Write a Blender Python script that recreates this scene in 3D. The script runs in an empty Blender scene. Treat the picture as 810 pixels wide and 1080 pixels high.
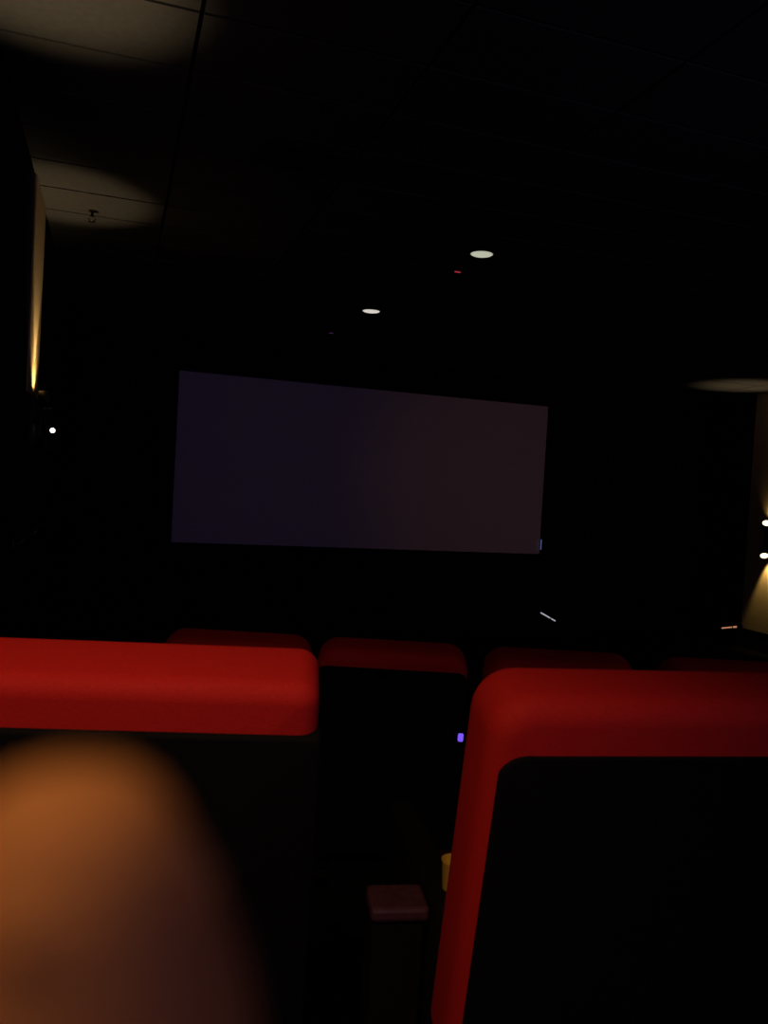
import bpy, bmesh, math, random
from mathutils import Vector, Matrix
random.seed(4)
PI = math.pi
sc = bpy.context.scene
COL = sc.collection

# ------------------------------------------------------------------ materials
def mat(name, col, rough=0.6, spec=0.5, metal=0.0, noise=0.0, nscale=40.0, bump=0.0, bscale=300.0,
        emit=None, estr=0.0, sss=0.0):
    m = bpy.data.materials.new(name); m.use_nodes = True
    nt = m.node_tree; b = nt.nodes['Principled BSDF']
    b.inputs['Base Color'].default_value = (*col, 1)
    b.inputs['Roughness'].default_value = rough
    b.inputs['Specular IOR Level'].default_value = spec
    b.inputs['Metallic'].default_value = metal
    tc = nt.nodes.new('ShaderNodeTexCoord')
    if noise:
        n = nt.nodes.new('ShaderNodeTexNoise'); n.inputs['Scale'].default_value = nscale
        n.inputs['Detail'].default_value = 6
        nt.links.new(tc.outputs['Object'], n.inputs['Vector'])
        r = nt.nodes.new('ShaderNodeValToRGB')
        r.color_ramp.elements[0].position = .3; r.color_ramp.elements[1].position = .7
        r.color_ramp.elements[0].color = (*[c*(1-noise) for c in col], 1)
        r.color_ramp.elements[1].color = (*[min(1, c*(1+noise)) for c in col], 1)
        nt.links.new(n.outputs['Fac'], r.inputs['Fac'])
        nt.links.new(r.outputs['Color'], b.inputs['Base Color'])
    if bump:
        n2 = nt.nodes.new('ShaderNodeTexNoise'); n2.inputs['Scale'].default_value = bscale
        n2.inputs['Detail'].default_value = 4
        nt.links.new(tc.outputs['Object'], n2.inputs['Vector'])
        bp = nt.nodes.new('ShaderNodeBump'); bp.inputs['Strength'].default_value = bump
        bp.inputs['Distance'].default_value = .002
        nt.links.new(n2.outputs['Fac'], bp.inputs['Height'])
        nt.links.new(bp.outputs['Normal'], b.inputs['Normal'])
    if emit:
        b.inputs['Emission Color'].default_value = (*emit, 1)
        b.inputs['Emission Strength'].default_value = estr
    if sss:
        b.inputs['Subsurface Weight'].default_value = sss
        b.inputs['Subsurface Radius'].default_value = (.004, .0015, .0008)
        b.inputs['Subsurface Scale'].default_value = 1.0
    return m

RED = mat('red_leather', (.50, .015, .014), .66, .14, noise=.07, nscale=160, bump=.5, bscale=700)
BLACK_SHELL = mat('black_seat_shell', (.004, .004, .005), .8, .08, bump=.3, bscale=500)
SEATFAB = mat('dark_seat_fabric', (.02, .006, .008), .9, .1, bump=.4, bscale=600)
BLACK_PLASTIC = mat('black_plastic', (.006, .006, .007), .55, .2)
BLACK_METAL = mat('black_metal', (.01, .01, .011), .45, .3)
SKIN = mat('skin', (.60, .245, .075), .7, .2, noise=.12, nscale=500, bump=.25, bscale=1600, sss=.05)
NAIL = mat('nail', (.68, .36, .27), .35, .5)
SLEEVE = mat('dark_cotton', (.012, .012, .016), .9, .1, bump=.5, bscale=900)
FABRIC = mat('wall_fabric', (.026, .014, .022), .95, .05, noise=.3, nscale=90, bump=.4, bscale=400)
FRONTM = mat('front_wall_paint', (.018, .016, .02), .95, .05)
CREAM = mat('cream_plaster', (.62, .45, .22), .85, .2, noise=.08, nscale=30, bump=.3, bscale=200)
CARPET = mat('dark_carpet', (.008, .006, .008), .98, .02, noise=.5, nscale=300, bump=.8, bscale=500)
SCREENM = mat('screen_vinyl', (.72, .72, .74), .9, .1, bump=.1, bscale=900)
STEEL = mat('brushed_steel', (.32, .32, .34), .4, .5, metal=.9)
TRIMW = mat('dull_white_enamel', (.10, .10, .095), .5, .3)
YELLOW = mat('dull_yellow_card', (.45, .27, .05), .7, .2)
CONSOLE = mat('console_laminate', (.05, .016, .03), .5, .4, noise=.2, nscale=60)
def glow(name, col, s): return mat(name, (.02, .02, .02), .5, .2, emit=col, estr=s)
LENS_A = glow('downlight_diffuser_near', (.55, .57, .44), .85)
LENS_B = glow('downlight_diffuser_far', (.68, .64, .58), .95)
LAMP = glow('warm_lamp_face', (1.0, .80, .50), 2.2)
REDLED = glow('red_led', (1.0, .06, .12), .30)
DIMLED = glow('dim_led', (.5, .2, .8), .06)
VIOLED = glow('violet_led', (.22, .10, 1.0), .95)
WHITELED = glow('white_led_strip', (.75, .75, .85), .55)
ORANGELED = glow('orange_led_strip', (1.0, .42, .22), .5)
BLUEGLINT = glow('pale_blue_glint', (.35, .42, 1.0), .22)  # highlight put into an emissive colour, not a lamp

def ceiling_mat():
    m = bpy.data.materials.new('ceiling_tiles'); m.use_nodes = True
    nt = m.node_tree; b = nt.nodes['Principled BSDF']
    b.inputs['Roughness'].default_value = .95; b.inputs['Specular IOR Level'].default_value = .05
    tc = nt.nodes.new('ShaderNodeTexCoord'); n = nt.nodes.new('ShaderNodeTexNoise')
    n.inputs['Scale'].default_value = 25; n.inputs['Detail'].default_value = 8
    nt.links.new(tc.outputs['Object'], n.inputs['Vector'])
    r = nt.nodes.new('ShaderNodeValToRGB')
    r.color_ramp.elements[0].color = (.075, .072, .070, 1); r.color_ramp.elements[1].color = (.11, .106, .10, 1)
    nt.links.new(n.outputs['Fac'], r.inputs['Fac']); nt.links.new(r.outputs['Color'], b.inputs['Base Color'])
    return m
CEIL = ceiling_mat()
GAP = mat('tile_gap', (.004, .004, .004), .95, .02)

# ------------------------------------------------------------------ mesh helpers
def link(name, bm, m, parent=None, smooth=False, mats=None):
    me = bpy.data.meshes.new(name); bm.normal_update()
    bmesh.ops.recalc_face_normals(bm, faces=bm.faces[:])
    bm.to_mesh(me); bm.free()
    for mm in (mats or [m]): me.materials.append(mm)
    if smooth:
        for p in me.polygons: p.use_smooth = True
    o = bpy.data.objects.new(name, me); COL.objects.link(o)
    if parent: o.parent = parent
    return o
def struct(o): o['kind'] = 'structure'; return o
def tag(o, label, cat, group=None):
    o['label'] = label; o['category'] = cat
    if group: o['group'] = group
    return o
def thing(name, loc, rz, label, cat, group=None):
    o = bpy.data.objects.new(name, None); o.empty_display_size = .1
    COL.objects.link(o); o.location = loc; o.rotation_euler = (0, 0, rz)
    return tag(o, label, cat, group)
def box(bm, x0, x1, y0, y1, z0, z1, M=None, bev=0.0, seg=2):
    vs = [bm.verts.new((x, y, z)) for z in (z0, z1) for y in (y0, y1) for x in (x0, x1)]
    fs = [bm.faces.new([vs[i] for i in q]) for q in
          ((0, 2, 3, 1), (4, 5, 7, 6), (0, 1, 5, 4), (2, 6, 7, 3), (0, 4, 6, 2), (1, 3, 7, 5))]
    if bev:
        es = list({e for f in fs for e in f.edges})
        g = bmesh.ops.bevel(bm, geom=es, offset=bev, segments=seg, affect='EDGES', profile=.5)
        vs = list({v for f in g['faces'] for v in f.verts} | {v for v in vs if v.is_valid})
    if M is not None:
        for v in vs: v.co = M @ v.co
    return vs
def rrect(w, z0, z1, rt, rb, n=7):
    """closed outline in XZ, rounded corners rt (top) and rb (bottom)"""
    P = []
    for cx, cz, r, a0 in ((w/2-rt, z1-rt, rt, 0), (-w/2+rt, z1-rt, rt, PI/2),
                          (-w/2+rb, z0+rb, rb, PI), (w/2-rb, z0+rb, rb, 3*PI/2)):
        for k in range(n+1):
            a = a0 + PI/2*k/n
            P.append((cx+r*math.cos(a), cz+r*math.sin(a)))
    return P
def slab(bm, w, z0, z1, y0, y1, rt, rb, bev, M=None, n=7, steps=5, bulge=0.0):
    """padded slab: rounded outline in XZ, thickness y0..y1, rounded rim"""
    rings = []
    prof = []
    for k in range(steps+1):
        t = PI/2*k/steps
        prof.append((bev*(1-math.sin(t)), y0+bev*(1-math.cos(t))))
    prof += [(d, y1-(y-y0)) for d, y in reversed(prof)]
    for d, y in prof:
        pts = rrect(w-2*d, z0+d, z1-d, max(rt-d, .004), max(rb-d, .004), n)
        rings.append([bm.verts.new((x, y, z)) for x, z in pts])
    for a, b in zip(rings, rings[1:]):
        for i in range(len(a)):
            j = (i+1) % len(a)
            bm.faces.new((a[i], a[j], b[j], b[i]))
    caps = []
    for ring, y, s in ((rings[0], y0, -1), (rings[-1], y1, 1)):
        c = bm.verts.new((0, y+s*bulge, (z0+z1)/2))
        caps.append(c)
        for i in range(len(ring)):
            bm.faces.new((ring[i], ring[(i+1) % len(ring)], c))
    vs = [v for r in rings for v in r]+caps
    if M is not None:
        for v in vs: v.co = M @ v.co
    return vs
def tube(bm, pts, rad, n=14, cap=True):
    pts = [Vector(p) for p in pts]
    rads = rad if isinstance(rad, (list, tuple)) else [rad]*len(pts)
    rings = []
    up = Vector((0, 0, 1))
    for i, p in enumerate(pts):
        d = (pts[min(i+1, len(pts)-1)]-pts[max(i-1, 0)]).normalized()
        a = d.cross(up)
        if a.length < .05: a = d.cross(Vector((1, 0, 0)))
        a.normalize(); b = d.cross(a)
        rings.append([bm.verts.new(p+(a*math.cos(2*PI*k/n)+b*math.sin(2*PI*k/n))*rads[i]) for k in range(n)])
    for a, b in zip(rings, rings[1:]):
        for i in range(n): bm.faces.new((a[i], a[(i+1) % n], b[(i+1) % n], b[i]))
    if cap:
        bm.faces.new(rings[0]); bm.faces.new(rings[-1])
def lathe(bm, prof, n=32, M=None):
    rings = []
    for r, z in prof:
        rings.append([bm.verts.new((r*math.cos(2*PI*k/n), r*math.sin(2*PI*k/n), z)) for k in range(n)])
    for a, b in zip(rings, rings[1:]):
        for i in range(n): bm.faces.new((a[i], a[(i+1) % n], b[(i+1) % n], b[i]))
    bm.faces.new(rings[0]); bm.faces.new(rings[-1])
    if M is not None:
        for r in rings:
            for v in r: v.co = M @ v.co

# ------------------------------------------------------------------ the hall
XL, XR, YF, YB, ZC = -.70, 11.8, 14.2, -3.0, 3.65
# stepped floor: (from, to, height)
TIERS = [(YB, .80, .27), (.80, 2.28, 0.0), (2.28, 3.75, -.27), (3.75, 5.2, -.52), (5.2, 6.7, -.79),
         (6.7, 8.2, -1.06), (8.2, YF+.1, -1.33)]
bm = bmesh.new()
for a, b, z in TIERS: box(bm, XL-.1, XR+.1, a, b, -1.6, z)
struct(link('floor', bm, CARPET))

# ceiling: mineral tiles 1.2 x 0.6 hung edge to edge, dark gaps between them
bm = bmesh.new()
tx0, ty0, g = .3, 4.16, .012
for i in range(-1, 10):
    for j in range(-12, 17):
        x0, x1 = tx0+1.2*i, tx0+1.2*(i+1); y0, y1 = ty0+.6*j, ty0+.6*(j+1)
        x0 = max(x0, XL-.05); x1 = min(x1, XR+.05); y1 = min(y1, YF+.05)
        if x1-x0 < .05 or y1-y0 < .05: continue
        box(bm, x0+g, x1-g, y0+g, y1-g, ZC, ZC+.02)
n_t = len(bm.faces)
vs = box(bm, XL-.1, XR+.1, YB, YF+.1, ZC+.021, ZC+.09)
bm.faces.ensure_lookup_table()
for k, f in enumerate(bm.faces): f.material_index = 1 if k >= n_t else 0
struct(link('ceiling', bm, CEIL, mats=[CEIL, GAP]))

# side walls: dark fabric panels with lamp bays of bare cream plaster between them
bm = bmesh.new()
box(bm, XL-.1, XL, YB, YF+.1, -1.6, ZC+.02)
struct(link('wall_left', bm, FABRIC))
bm = bmesh.new()
box(bm, XR, XR+.1, YB, YF+.1, -1.6, ZC+.02)
struct(link('wall_right', bm, FABRIC))
bm = bmesh.new()
box(bm, XL-.1, XR+.1, YF, YF+.1, -1.6, ZC+.02)
struct(link('wall_front', bm, FRONTM))
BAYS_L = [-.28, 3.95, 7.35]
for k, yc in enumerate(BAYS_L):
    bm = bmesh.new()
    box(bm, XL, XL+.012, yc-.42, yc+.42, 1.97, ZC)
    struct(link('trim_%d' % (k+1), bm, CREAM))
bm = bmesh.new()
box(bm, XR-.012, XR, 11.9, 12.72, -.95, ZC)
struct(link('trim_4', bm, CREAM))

# ------------------------------------------------------------------ cinema screen
sr = thing('cinema_screen', (4.435, 14.0, 0), 0,
           'wide blank cinema screen glowing faint violet and brown on the dark front wall', 'screen')
bm = bmesh.new(); box(bm, -3.505, 3.505, 0, .03, .272, 3.16)
link('projection_surface', bm, SCREENM, sr)
bm = bmesh.new()
for x0, x1, z0, z1 in ((-3.78, 3.78, 3.16, 3.42), (-3.78, 3.78, .06, .272), (-3.78, -3.505, .272, 3.16), (3.505, 3.78, .272, 3.16)):
    box(bm, x0, x1, -.04, .06, z0, z1)
link('masking_frame', bm, FRONTM, sr)
for x in (-3.2, -1.1, 1.1, 3.2):
    bm = bmesh.new(); box(bm, x-.05, x+.05, .06, .2, 1.4, 1.6)
    link('wall_bracket', bm, BLACK_METAL, sr)
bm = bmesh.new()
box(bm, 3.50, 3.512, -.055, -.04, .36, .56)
o = link('edge_glint', bm, BLUEGLINT, sr); o['label'] = 'thin pale blue glint on the screen edge'  # glint on the screen frame, drawn as a glowing strip

# ------------------------------------------------------------------ ceiling fittings
def downlight(x, y, r, lens, label):
    t = thing('downlight', (x, y, ZC), 0, label, 'ceiling light', 'round downlights over the front rows')
    bm = bmesh.new()
    n = 36; prof = [(r*1.0, -.002), (r*1.12, -.006), (r*1.2, -.004), (r*1.22, .001), (r*1.0, .001)]
    rings = [[bm.verts.new((a*math.cos(2*PI*k/n), a*math.sin(2*PI*k/n), z)) for k in range(n)] for a, z in prof]
    for a, b in zip(rings, rings[1:]+rings[:1]):
        for i in range(n): bm.faces.new((a[i], a[(i+1) % n], b[(i+1) % n], b[i]))
    link('trim_ring', bm, BLACK_METAL, t, True)
    bm = bmesh.new(); lathe(bm, [(r*.6, -.010), (r*.9, -.007), (r, -.001), (r, .001)])
    link('diffuser', bm, lens, t)
downlight(3.21, 7.10, .106, LENS_A, 'larger greenish white round downlight, the nearer of two on the dark ceiling')
downlight(3.03, 10.04, .110, LENS_B, 'smaller white round downlight, the farther of two on the dark ceiling')
def detector(x, y, led, label):
    t = thing('smoke_detector', (x, y, ZC), 0, label, 'smoke detector', 'detectors on the ceiling')
    bm = bmesh.new(); lathe(bm, [(.03, -.05), (.045, -.045), (.055, -.02), (.06, 0.0)])
    link('housing', bm, BLACK_PLASTIC, t, True)
    bm = bmesh.new(); box(bm, -.032, .032, -.064, -.046, -.048, -.036, bev=.004)
    link('indicator_light', bm, led, t)
detector(3.20, 7.70, REDLED, 'small detector with a red light beside the nearer ceiling downlight')
detector(2.90, 11.64, DIMLED, 'tiny detector with a very faint light on the ceiling above the screen')
t = thing('ceiling_vent', (1.18, 5.68, ZC), 0, 'dark slatted vent in the upper left of the ceiling', 'vent')
bm = bmesh.new()
for x0, x1, y0, y1 in ((-.32, .32, -.2, -.17), (-.32, .32, .17, .2), (-.32, -.29, -.17, .17), (.29, .32, -.17, .17)):
    box(bm, x0, x1, y0, y1, -.012, 0)
link('frame', bm, BLACK_METAL, t)
bm = bmesh.new()
for k in range(9):
    y = -.15+.0375*k
    box(bm, -.29, .29, -.014, .014, -.001, .001, Matrix.Translation((0, y, -.008)) @ Matrix.Rotation(.5, 4, 'X'))
link('slats', bm, BLACK_METAL, t)
t = thing('sprinkler', (-.30, 7.62, ZC), 0, 'small dark sprinkler head in the lit patch of ceiling by the left wall', 'sprinkler')
bm = bmesh.new(); lathe(bm, [(.012, -.05), (.012, -.01), (.03, -.008), (.034, 0)])
link('stem', bm, BLACK_METAL, t)
bm = bmesh.new(); tube(bm, [(-.012, 0, -.045), (-.03, 0, -.07), (-.006, 0, -.095)], .004, 8); tube(bm, [(.012, 0, -.045), (.03, 0, -.07), (.006, 0, -.095)], .004, 8)
link('yoke', bm, BLACK_METAL, t)
bm = bmesh.new(); lathe(bm, [(.03, -.098), (.034, -.095), (.008, -.092)])
link('deflector', bm, BLACK_METAL, t)

# ------------------------------------------------------------------ wall sconces
WARM = (1.0, .74, .42)
def lamp_light(name, kind, parent, loc, direction, power, **kw):
    L = bpy.data.lights.new(name, kind); L.energy = power; L.color = kw.pop('color', WARM)
    for k, v in kw.items(): setattr(L, k, v)
    o = bpy.data.objects.new(name, L); COL.objects.link(o); o.parent = parent
    o.location = loc; o.rotation_euler = Vector(direction).to_track_quat('-Z', 'Y').to_euler()
    return o
def head(t, M, lens_name, lit):
    bm = bmesh.new(); lathe(bm, [(.050, -.13), (.062, -.12), (.066, 0.0), (.060, .006), (.058, -.004)], 28, M)
    h = link('lamp_head', bm, BLACK_METAL, t, True)
    bm = bmesh.new(); lathe(bm, [(.057, -.006), (.052, .0), (.02, .004)], 28, M)
    link('lens', bm, lit, h)
def sconce(x, y, z, side, label, up=None, reach=.13, wash=None, big=1.0, down=None, tilt=.0, sep=.15, ylean=0.0, lit_up=LAMP, lit_down=LAMP):
    """side = +1 fixture on the left wall (faces +X), -1 on the right wall"""
    t = thing('wall_sconce', (x, y, z), 0, label, 'wall lamp')
    bm = bmesh.new(); box(bm, 0 if side > 0 else -.03, .03 if side > 0 else 0, -.09, .09, -sep-.06, sep+.06, bev=.006)
    link('back_plate', bm, BLACK_METAL, t)
    bm = bmesh.new(); tube(bm, [(side*.02, 0, 0), (side*(reach-.01), 0, 0)], .018, 12)
    tube(bm, [(side*(reach-.01), 0, -sep-.02), (side*(reach-.01), 0, sep+.02)], .022, 12)
    link('arm', bm, BLACK_METAL, t, True)
    for s, pw in ((1, up), (-1, down)):
        d = Vector((side*math.sin(tilt), -ylean, s*math.cos(tilt))).normalized()
        M = Matrix.Translation((side*reach, 0, s*(sep+.10))) @ d.to_track_quat('Z', 'Y').to_matrix().to_4x4()
        M = M @ Matrix.Scale(big, 4)
        head(t, M, 'lens', lit_up if s > 0 else lit_down)
        if pw:
            kw = dict(pw); p = kw.pop('power'); dd = kw.pop('dir', d); off = kw.pop('off', .03)
            lamp_light('sconce_lamp', 'SPOT', t, M.translation+d*off, dd, p, **kw)
    if wash:
        kw = dict(wash)
        lamp_light('sconce_wash_lamp', 'SPOT', t, (side*reach, 0, sep+.12), kw.pop('dir'), kw.pop('power'), **kw)
    return t
# visible one far along the left wall
t = sconce(XL, 7.36, 1.76, 1, 'black wall lamp throwing a narrow warm strip up the left wall',
       reach=.12, wash=dict(power=10, dir=(-.75, 0, 1), spot_size=2.1, spot_blend=.8, shadow_soft_size=.04, color=(1.0, .72, .34)),
       up=dict(power=30, dir=(.02, 0.0, 1), spot_size=1.0, spot_blend=.6, shadow_soft_size=.03), down=None, lit_down=BLACK_PLASTIC)
# on the right wall, two lens heads
t = sconce(XR, 12.13, .83, -1, 'pair of bright warm lamp heads on the right wall at the frame edge',
       up=dict(power=130, dir=(-.27, 0, 1), spot_size=.75, spot_blend=1.0, shadow_soft_size=.04),
       down=dict(power=26, color=(1.0, .74, .30), dir=(.25, 0, -1), spot_size=1.0, spot_blend=.6, shadow_soft_size=.04),
       tilt=.65, sep=.21, ylean=.75, big=1.25,
       wash=dict(power=5, dir=(.9, 0, 1), spot_size=1.7, spot_blend=1.0, shadow_soft_size=.04, color=(1.0, .68, .28)))
# nearer ones on the left wall, beyond the left edge of the frame
sconce(XL, 3.95, 1.95, 1, 'wall lamp near the front seats, lighting the ceiling at the upper left corner',
       up=dict(power=52, dir=(.10, .12, 1), spot_size=1.05, spot_blend=.8, shadow_soft_size=.04), down=None)
sconce(XL, -.20, 2.80, 1, 'warm wall lamp beside the camera that lights the red seats',
       up=None, down=dict(power=100, color=(1.0, .62, .30), dir=(.42, 1.08, -1.85), off=.05, spot_size=1.10, spot_blend=1.0, shadow_soft_size=.05), tilt=.45, sep=-.05, ylean=-.7)

# ------------------------------------------------------------------ seats
def make_seat(name, label, group, W=.60, recline=13, border=.022, top=1.10, band=.115, floor=0.0, loc=(0, 0), yaw=0, panel_r=.04, wrap=False, thick=.16, corner=.075):
    t = thing(name, (loc[0], loc[1], floor), -math.radians(yaw), label, 'seat', group)
    a = math.radians(recline)
    hinge = Vector((0, -.26, .40))
    H = (top-.40)/math.cos(a)
    M = Matrix.Translation(hinge) @ Matrix.Rotation(a, 4, 'X')      # local z runs up the back, leaning to -Y
    bm = bmesh.new(); slab(bm, W, -.06, H, -thick/2, thick/2, corner, .03, min(.042, corner-.004), M, bulge=.0)
    back = link('backrest', bm, RED, t, True)
    bm = bmesh.new()
    if wrap: slab(bm, W+.014, -.12, H-band, -thick/2-.010, thick/2-.02, .012, .02, .008, M)
    else: slab(bm, W-2*border, -.12, H-band, -thick/2-.006, -thick/2+.03, panel_r, .02, .005, M)
    link('back_panel', bm, BLACK_SHELL, t, True)
    bm = bmesh.new()                                                 # front headrest pillow
    slab(bm, W-.08, H-.24, H-.03, thick/2-.02, thick/2+.05, .05, .05, .03, M)
    link('headrest', bm, RED, t, True)
    bm = bmesh.new()
    Mc = Matrix.Translation((0, .02, .40)) @ Matrix.Rotation(-PI/2, 4, 'X')
    slab(bm, W-.10, -.28, .28, -.07, .07, .06, .05, .045, Mc, bulge=.008)
    link('seat_cushion', bm, SEATFAB, t, True)
    for s in (-1, 1):
        bm = bmesh.new(); box(bm, s*(W/2-.035)-.034, s*(W/2-.035)+.034, -.2, .33, .14, .575, bev=.02, seg=3)
        ar = link('armrest', bm, BLACK_SHELL, t, True)
        bm = bmesh.new(); box(bm, s*(W/2-.035)-.030, s*(W/2-.035)+.030, -.18, .325, .10, .14)
        link('armrest_foot', bm, BLACK_PLASTIC, ar)
    bm = bmesh.new(); box(bm, -W/2+.07, W/2-.07, -.24, .27, 0, .33, bev=.015)
    link('base', bm, BLACK_SHELL, t)
    return t
def seat_at(tl, yaw, W, top, recline, thick):
    """floor position of a seat whose rear top edge passes through the point tl (x, y) at its left end"""
    a = math.radians(recline); H = (top-.40)/math.cos(a)
    ry = -.26-H*math.sin(a)-thick/2*math.cos(a)
    y = -math.radians(yaw); c, s = math.cos(y), math.sin(y)
    lx, ly = -W/2, ry
    return tl[0]-(lx*c-ly*s), tl[1]-(lx*s+ly*c)
def dup(root, loc, yaw, label, group=None):
    r = root.copy(); COL.objects.link(r); r.location = loc; r.rotation_euler = (0, 0, -math.radians(yaw)); r['label'] = label
    if group: r['group'] = group
    for ch in list(root.children):
        c = ch.copy(); COL.objects.link(c); c.parent = r
        for gch in ch.children:
            d = gch.copy(); COL.objects.link(d); d.parent = c
    return r

GF = 'two nearest seats'
W1 = .66
make_seat('cinema_chair', 'nearest left cinema seat, broad red top band over a black back', GF, W=W1, recline=15, top=1.064,
          band=.080, wrap=True, yaw=13, loc=seat_at((.306-W1*math.cos(math.radians(13)), 1.165+W1*math.sin(math.radians(13))), 13, W1, 1.10, 15, .16), corner=.036)
make_seat('cinema_chair', 'nearest right cinema seat, red frame curving around a black back panel', GF, W=.62, recline=13, top=1.056,
          band=.088, border=.02, yaw=9, loc=seat_at((.558, 1.075), 9, .62, 1.10, 13, .16), corner=.07)
GB = 'seats in the second row'
WB = .535
yb = 19
p0 = make_seat('cinema_chair', 'dim red seat behind the nearest left seat, first of the second row', GB, W=WB, top=1.07, floor=-.27, recline=13,
               band=.055, border=.004, yaw=yb, loc=seat_at((.156, 2.88), yb, WB, 1.10, 13, .16))
L0 = p0.location.copy()
dx, dy = math.cos(math.radians(yb)), -math.sin(math.radians(yb))
offs = [(.558, 'dim red seat seen through the gap between the two nearest seats'),
        (1.155, 'dim red seat just above the left corner of the nearest right seat'),
        (1.78, 'nearly black seat above the nearest right seat, third from the gap')]
B = []
for s, lab in offs:
    B.append(dup(p0, (L0.x+dx*s, L0.y+dy*s, L0.z), yb, lab))
# the small violet button on the seat in the gap
a = math.radians(13); H = .70/math.cos(a)
Mb = Matrix.Translation((0, -.26, .40)) @ Matrix.Rotation(a, 4, 'X')
bm = bmesh.new(); box(bm, .247, .266, -.096, -.082, .375, .405, Mb, bev=.005)
o = link('button_light', bm, VIOLED, B[0]); o['label'] = 'glowing violet button light'

# ------------------------------------------------------------------ console between the nearest seats
t = thing('side_console', (.556, 1.455, 0), -math.radians(10), 'dim purplish console top in the gap between the two nearest seats', 'console')
bm = bmesh.new(); box(bm, -.055, .058, -.055, .045, .535, .562, bev=.008)
link('top', bm, CONSOLE, t)
bm = bmesh.new(); box(bm, -.05, .05, -.045, .05, .02, .535, bev=.006)
link('cabinet', bm, BLACK_SHELL, t)
bm = bmesh.new(); box(bm, -.045, .045, -.04, .045, 0, .02)
link('plinth', bm, BLACK_PLASTIC, t)
t = thing('cup', (.664, 1.425, .5765), 0, 'small dull yellow cup on the armrest, half hidden by the nearest right seat', 'cup')
bm = bmesh.new(); lathe(bm, [(.021, 0), (.022, .003), (.025, .055), (.0265, .059), (.024, .059), (.020, .006)], 28)
link('body', bm, YELLOW, t, True)

# ------------------------------------------------------------------ far lights and rails
t = thing('step_light', (8.31, 14.16, -.99), 0, 'thin slanting white light strip in two dashes below the screen corner', 'light strip')
A0 = Matrix.Translation((0, 0, 0)) @ Matrix.Rotation(math.radians(26), 4, 'Y')
bm = bmesh.new(); box(bm, -.21, .21, -.012, .04, -.02, .02, A0)
link('channel', bm, BLACK_METAL, t)
bm = bmesh.new(); box(bm, -.19, .055, -.02, -.012, -.011, .011, A0); box(bm, .085, .19, -.02, -.012, -.011, .011, A0)
link('light_bar', bm, WHITELED, t)
t = thing('step_light', (XR, 12.95, -.985), 0, 'short orange light bar with a bright dot low on the right wall', 'light strip')
bm = bmesh.new(); box(bm, -.04, 0, -.28, .28, -.04, .04)
link('channel', bm, BLACK_METAL, t)
bm = bmesh.new(); box(bm, -.05, -.04, -.02, .26, -.012, .012); box(bm, -.052, -.04, -.15, -.06, -.016, .016)
link('light_bar', bm, ORANGELED, t)
t.rotation_euler = (-.24, 0, 0)
t = thing('handrail', (XL, 7.4, .86), 0, 'dark metal handrail running along the left wall', 'handrail')
bm = bmesh.new(); tube(bm, [(.08, -1.2, .03), (.08, 1.5, -.03), (.02, 1.56, -.03)], .018, 14)
link('rail', bm, BLACK_METAL, t, True)
for y in (-.9, .2, 1.2):
    bm = bmesh.new(); tube(bm, [(0, y, -.06), (.05, y, -.06), (.08, y, -.012)], .009, 10); box(bm, 0, .008, y-.03, y+.03, -.1, -.03)
    link('bracket', bm, STEEL, t, True)
t = thing('aisle_light', (XL, 9.05, 1.77), 0, 'tiny bright white light on the left wall below the lit strip', 'light')
bm = bmesh.new(); box(bm, -.01, .10, -.05, .05, -.03, .03, bev=.01)
link('housing', bm, BLACK_METAL, t)
bm = bmesh.new(); lathe(bm, [(.010, -.008), (.024, -.004), (.024, .008)], 20, Matrix.Translation((.06, -.056, 0)) @ Matrix.Rotation(-PI/2, 4, 'X'))
link('lens', bm, glow('cool_white_lens', (1, .95, .85), 5.0), t)

# ------------------------------------------------------------------ camera (height of a seated viewer's phone)
EYE = Vector((0, 0, 1.35))
yaw, pitch, roll = math.radians(18.5), math.radians(-1.55), math.radians(3.26)
Fv = Vector((math.sin(yaw)*math.cos(pitch), math.cos(yaw)*math.cos(pitch), math.sin(pitch)))
Rv = Vector((math.cos(yaw), -math.sin(yaw), 0)); Uv = Rv.cross(Fv)
R2 = Rv*math.cos(roll)+Uv*math.sin(roll); U2 = Uv*math.cos(roll)-Rv*math.sin(roll)
cam = bpy.data.cameras.new('camera'); co = bpy.data.objects.new('camera', cam); COL.objects.link(co)
CM = Matrix((R2, U2, -Fv)).transposed().to_4x4(); CM.translation = EYE
co.matrix_world = CM
cam.sensor_fit = 'VERTICAL'; cam.sensor_height = 36.0; cam.sensor_width = 27.0
cam.lens = 850/1080*36.0
cam.clip_start = .004; cam.clip_end = 100
cam.dof.use_dof = True; cam.dof.focus_distance = 6.0; cam.dof.aperture_fstop = 11.0
sc.camera = co

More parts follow.
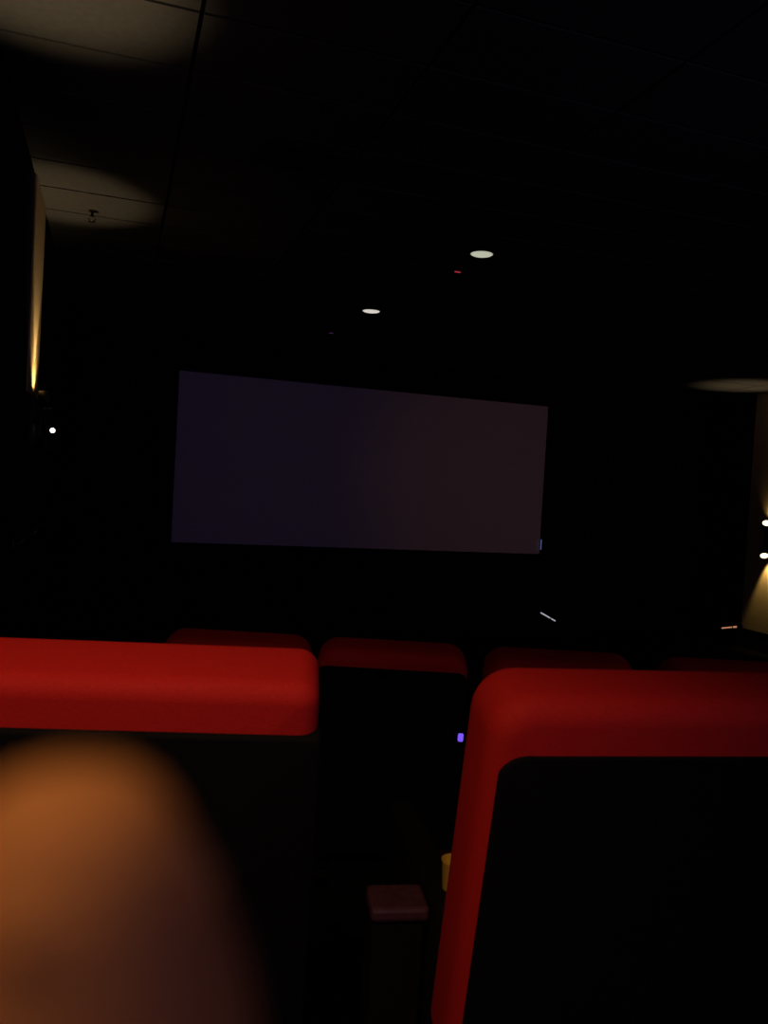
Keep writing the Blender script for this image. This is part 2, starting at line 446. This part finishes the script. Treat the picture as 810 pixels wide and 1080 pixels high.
# ------------------------------------------------------------------ the photographer's hand, one fingertip reaching into view
# hand frame in mm: x right, y up, z forward of the phone; the phone itself is behind the lens
def hand_mesh():
    bm = bmesh.new()
    def cap(p, q, r0, r1, n=20):
        p, q = Vector(p), Vector(q); d = q-p; L = d.length; d.normalize()
        a = d.cross(Vector((0, .3, 1))); a.normalize(); b = d.cross(a)
        st = [(p-d*r0*math.sin(t), r0*math.cos(t)) for t in (1.45, 1.1, .75, .35)]
        st += [(p+d*L*k/6, r0+(r1-r0)*k/6) for k in range(7)]
        st += [(q+d*r1*math.sin(t), r1*math.cos(t)) for t in (.35, .75, 1.1, 1.45)]
        rings = [[bm.verts.new(c+(a*math.cos(2*PI*k/n)+b*math.sin(2*PI*k/n))*r) for k in range(n)] for c, r in st]
        for u, v in zip(rings, rings[1:]):
            for i in range(n): bm.faces.new((u[i], u[(i+1) % n], v[(i+1) % n], v[i]))
        bm.faces.new(rings[0]); bm.faces.new(rings[-1])
    def chain(pts, rs, dy=0):
        pts = [(p[0], p[1]+dy, p[2]) for p in pts]
        for i in range(len(pts)-1): cap(pts[i], pts[i+1], rs[i], rs[i+1])
    chain(FINGER, [9.2, 9.4, 9.4, 7.6, 4.7])                                              # index finger
    chain([(-46, -96, 40), (-30, -62, 44), (-20, -45, 26), (-22, -46, 12)], [9.4, 8.8, 8.2, 7.2], -17)     # middle
    chain([(-50, -112, 42), (-30, -88, 48), (-16, -74, 32), (-17, -74, 18)], [9.0, 8.4, 7.8, 6.9], -17)    # ring
    chain([(-56, -128, 40), (-38, -112, 46), (-26, -102, 34), (-26, -101, 22)], [8.0, 7.4, 6.8, 6.0], -17) # little
    chain([(-78, -128, 8), (-72, -100, -6), (-64, -76, -14), (-58, -54, -14)], [13, 11, 10, 8.0], -17)     # thumb along the near side
    for k in FINGER[0], (-46, -113, 40), (-50, -129, 42), (-56, -145, 40):            # palm
        cap((-84, -177, 14), k, 17, 11.5)
    cap((-82, -167, 12), (-72, -135, 22), 18, 16)
    chain([(-84, -160, 12), (-98, -205, 2), (-130, -300, -40), (-152, -370, -78)], [20, 23, 31, 37], -17)  # wrist and forearm
    return bm
FINGER = [(-46, -99, 34), (-28, -61, 36), (-14.0, -31, 34.5), (-12.3, -20.5, 31.4), (-11.1, -12.7, 28.6)]
def mm(p): return CM @ Vector((p[0]/1000, p[1]/1000, -p[2]/1000))
bm = hand_mesh()
for v in bm.verts: v.co /= 1000
bm2 = bm
bmesh.ops.recalc_face_normals(bm2, faces=bm2.faces[:])
tmp_me = bpy.data.meshes.new('hand_volume'); bm2.to_mesh(tmp_me); bm2.free()
tmp = bpy.data.objects.new('hand_volume', tmp_me); COL.objects.link(tmp)
rm = tmp.modifiers.new('remesh', 'REMESH'); rm.mode = 'VOXEL'; rm.voxel_size = .0016
sm = tmp.modifiers.new('smooth', 'SMOOTH'); sm.factor = .6; sm.iterations = 10
dg = bpy.context.evaluated_depsgraph_get()
ev = tmp.evaluated_get(dg)
me = bpy.data.meshes.new_from_object(ev)
bpy.data.objects.remove(tmp)
me.name = 'person'
for v in me.vertices: v.co.z = -v.co.z
me.flip_normals()
for p in me.polygons: p.use_smooth = True
me.materials.clear(); me.materials.append(SKIN)
hand = bpy.data.objects.new('person', me); COL.objects.link(hand)
tag(hand, 'blurred orange-lit fingertip of the person holding the camera, close up at lower left', 'person')
hand.matrix_world = CM
# nail on the far side of the index fingertip, forearm sleeve
tip = Vector(FINGER[-1]); d = (tip-Vector(FINGER[-2])).normalized(); nrm = Vector((0, 0, 1)); nrm = (nrm-d*nrm.dot(d)).normalized(); sd = d.cross(nrm)
bm = bmesh.new(); g = []
for i in range(9):
    u = -1+2*i/8
    row = []
    for j in range(9):
        w = -1+2*j/8
        x = u*4.0*(1-.12*max(w, 0)**2); y = -6+w*4.6-(1.2*u*u if w > 0 else -.6*u*u)
        h = math.sqrt(max((4.75-.46*y)**2-x*x, 0))-.15*(w if w > .4 else 0)
        p = tip+sd*x+d*y+nrm*h
        row.append(bm.verts.new((p.x/1000, p.y/1000, -p.z/1000)))
    g.append(row)
for i in range(8):
    for j in range(8): bm.faces.new((g[i][j], g[i+1][j], g[i+1][j+1], g[i][j+1]))
o = link('fingernail', bm, NAIL, hand, True)
so = o.modifiers.new('thick', 'SOLIDIFY'); so.thickness = .0006
bm = bmesh.new()
pts = [(-112, -263, -17), (-130, -317, -40), (-152, -387, -78), (-165, -427, -98)]
tube(bm, [(x/1000, y/1000, -z/1000) for x, y, z in pts], [.0335, .038, .045, .049], 24, cap=False)
o = link('sleeve', bm, SLEEVE, hand, True)
so = o.modifiers.new('thick', 'SOLIDIFY'); so.thickness = .002

# ------------------------------------------------------------------ projector beam: a very dark frame, violet to brown across the screen
def beam(name, src, tgt, power, col, size):
    L = bpy.data.lights.new(name, 'SPOT'); L.energy = power; L.color = col; L.spot_size = size; L.spot_blend = 1.0; L.shadow_soft_size = .03
    o = bpy.data.objects.new(name, L); COL.objects.link(o); o.location = src
    o.rotation_euler = (Vector(tgt)-Vector(src)).to_track_quat('-Z', 'Y').to_euler()
beam('projector_beam', (4.4, -2.6, 3.3), (1.2, 14, 1.7), 36, (.74, .28, 1.0), math.radians(32))
beam('projector_beam', (4.5, -2.6, 3.3), (7.3, 14, 1.6), 125, (1.0, .38, .10), math.radians(27))

# ------------------------------------------------------------------ world and view
w = bpy.data.worlds.new('world'); sc.world = w; w.use_nodes = True
w.node_tree.nodes['Background'].inputs['Color'].default_value = (.6, .42, 1.0, 1)  # violet fill added for ambient, entering where the back wall is left out
w.node_tree.nodes['Background'].inputs['Strength'].default_value = .22
vs = sc.view_settings
vs.view_transform = 'Standard'; vs.look = 'None'; vs.exposure = 0; vs.gamma = 1; vs.use_curve_mapping = False
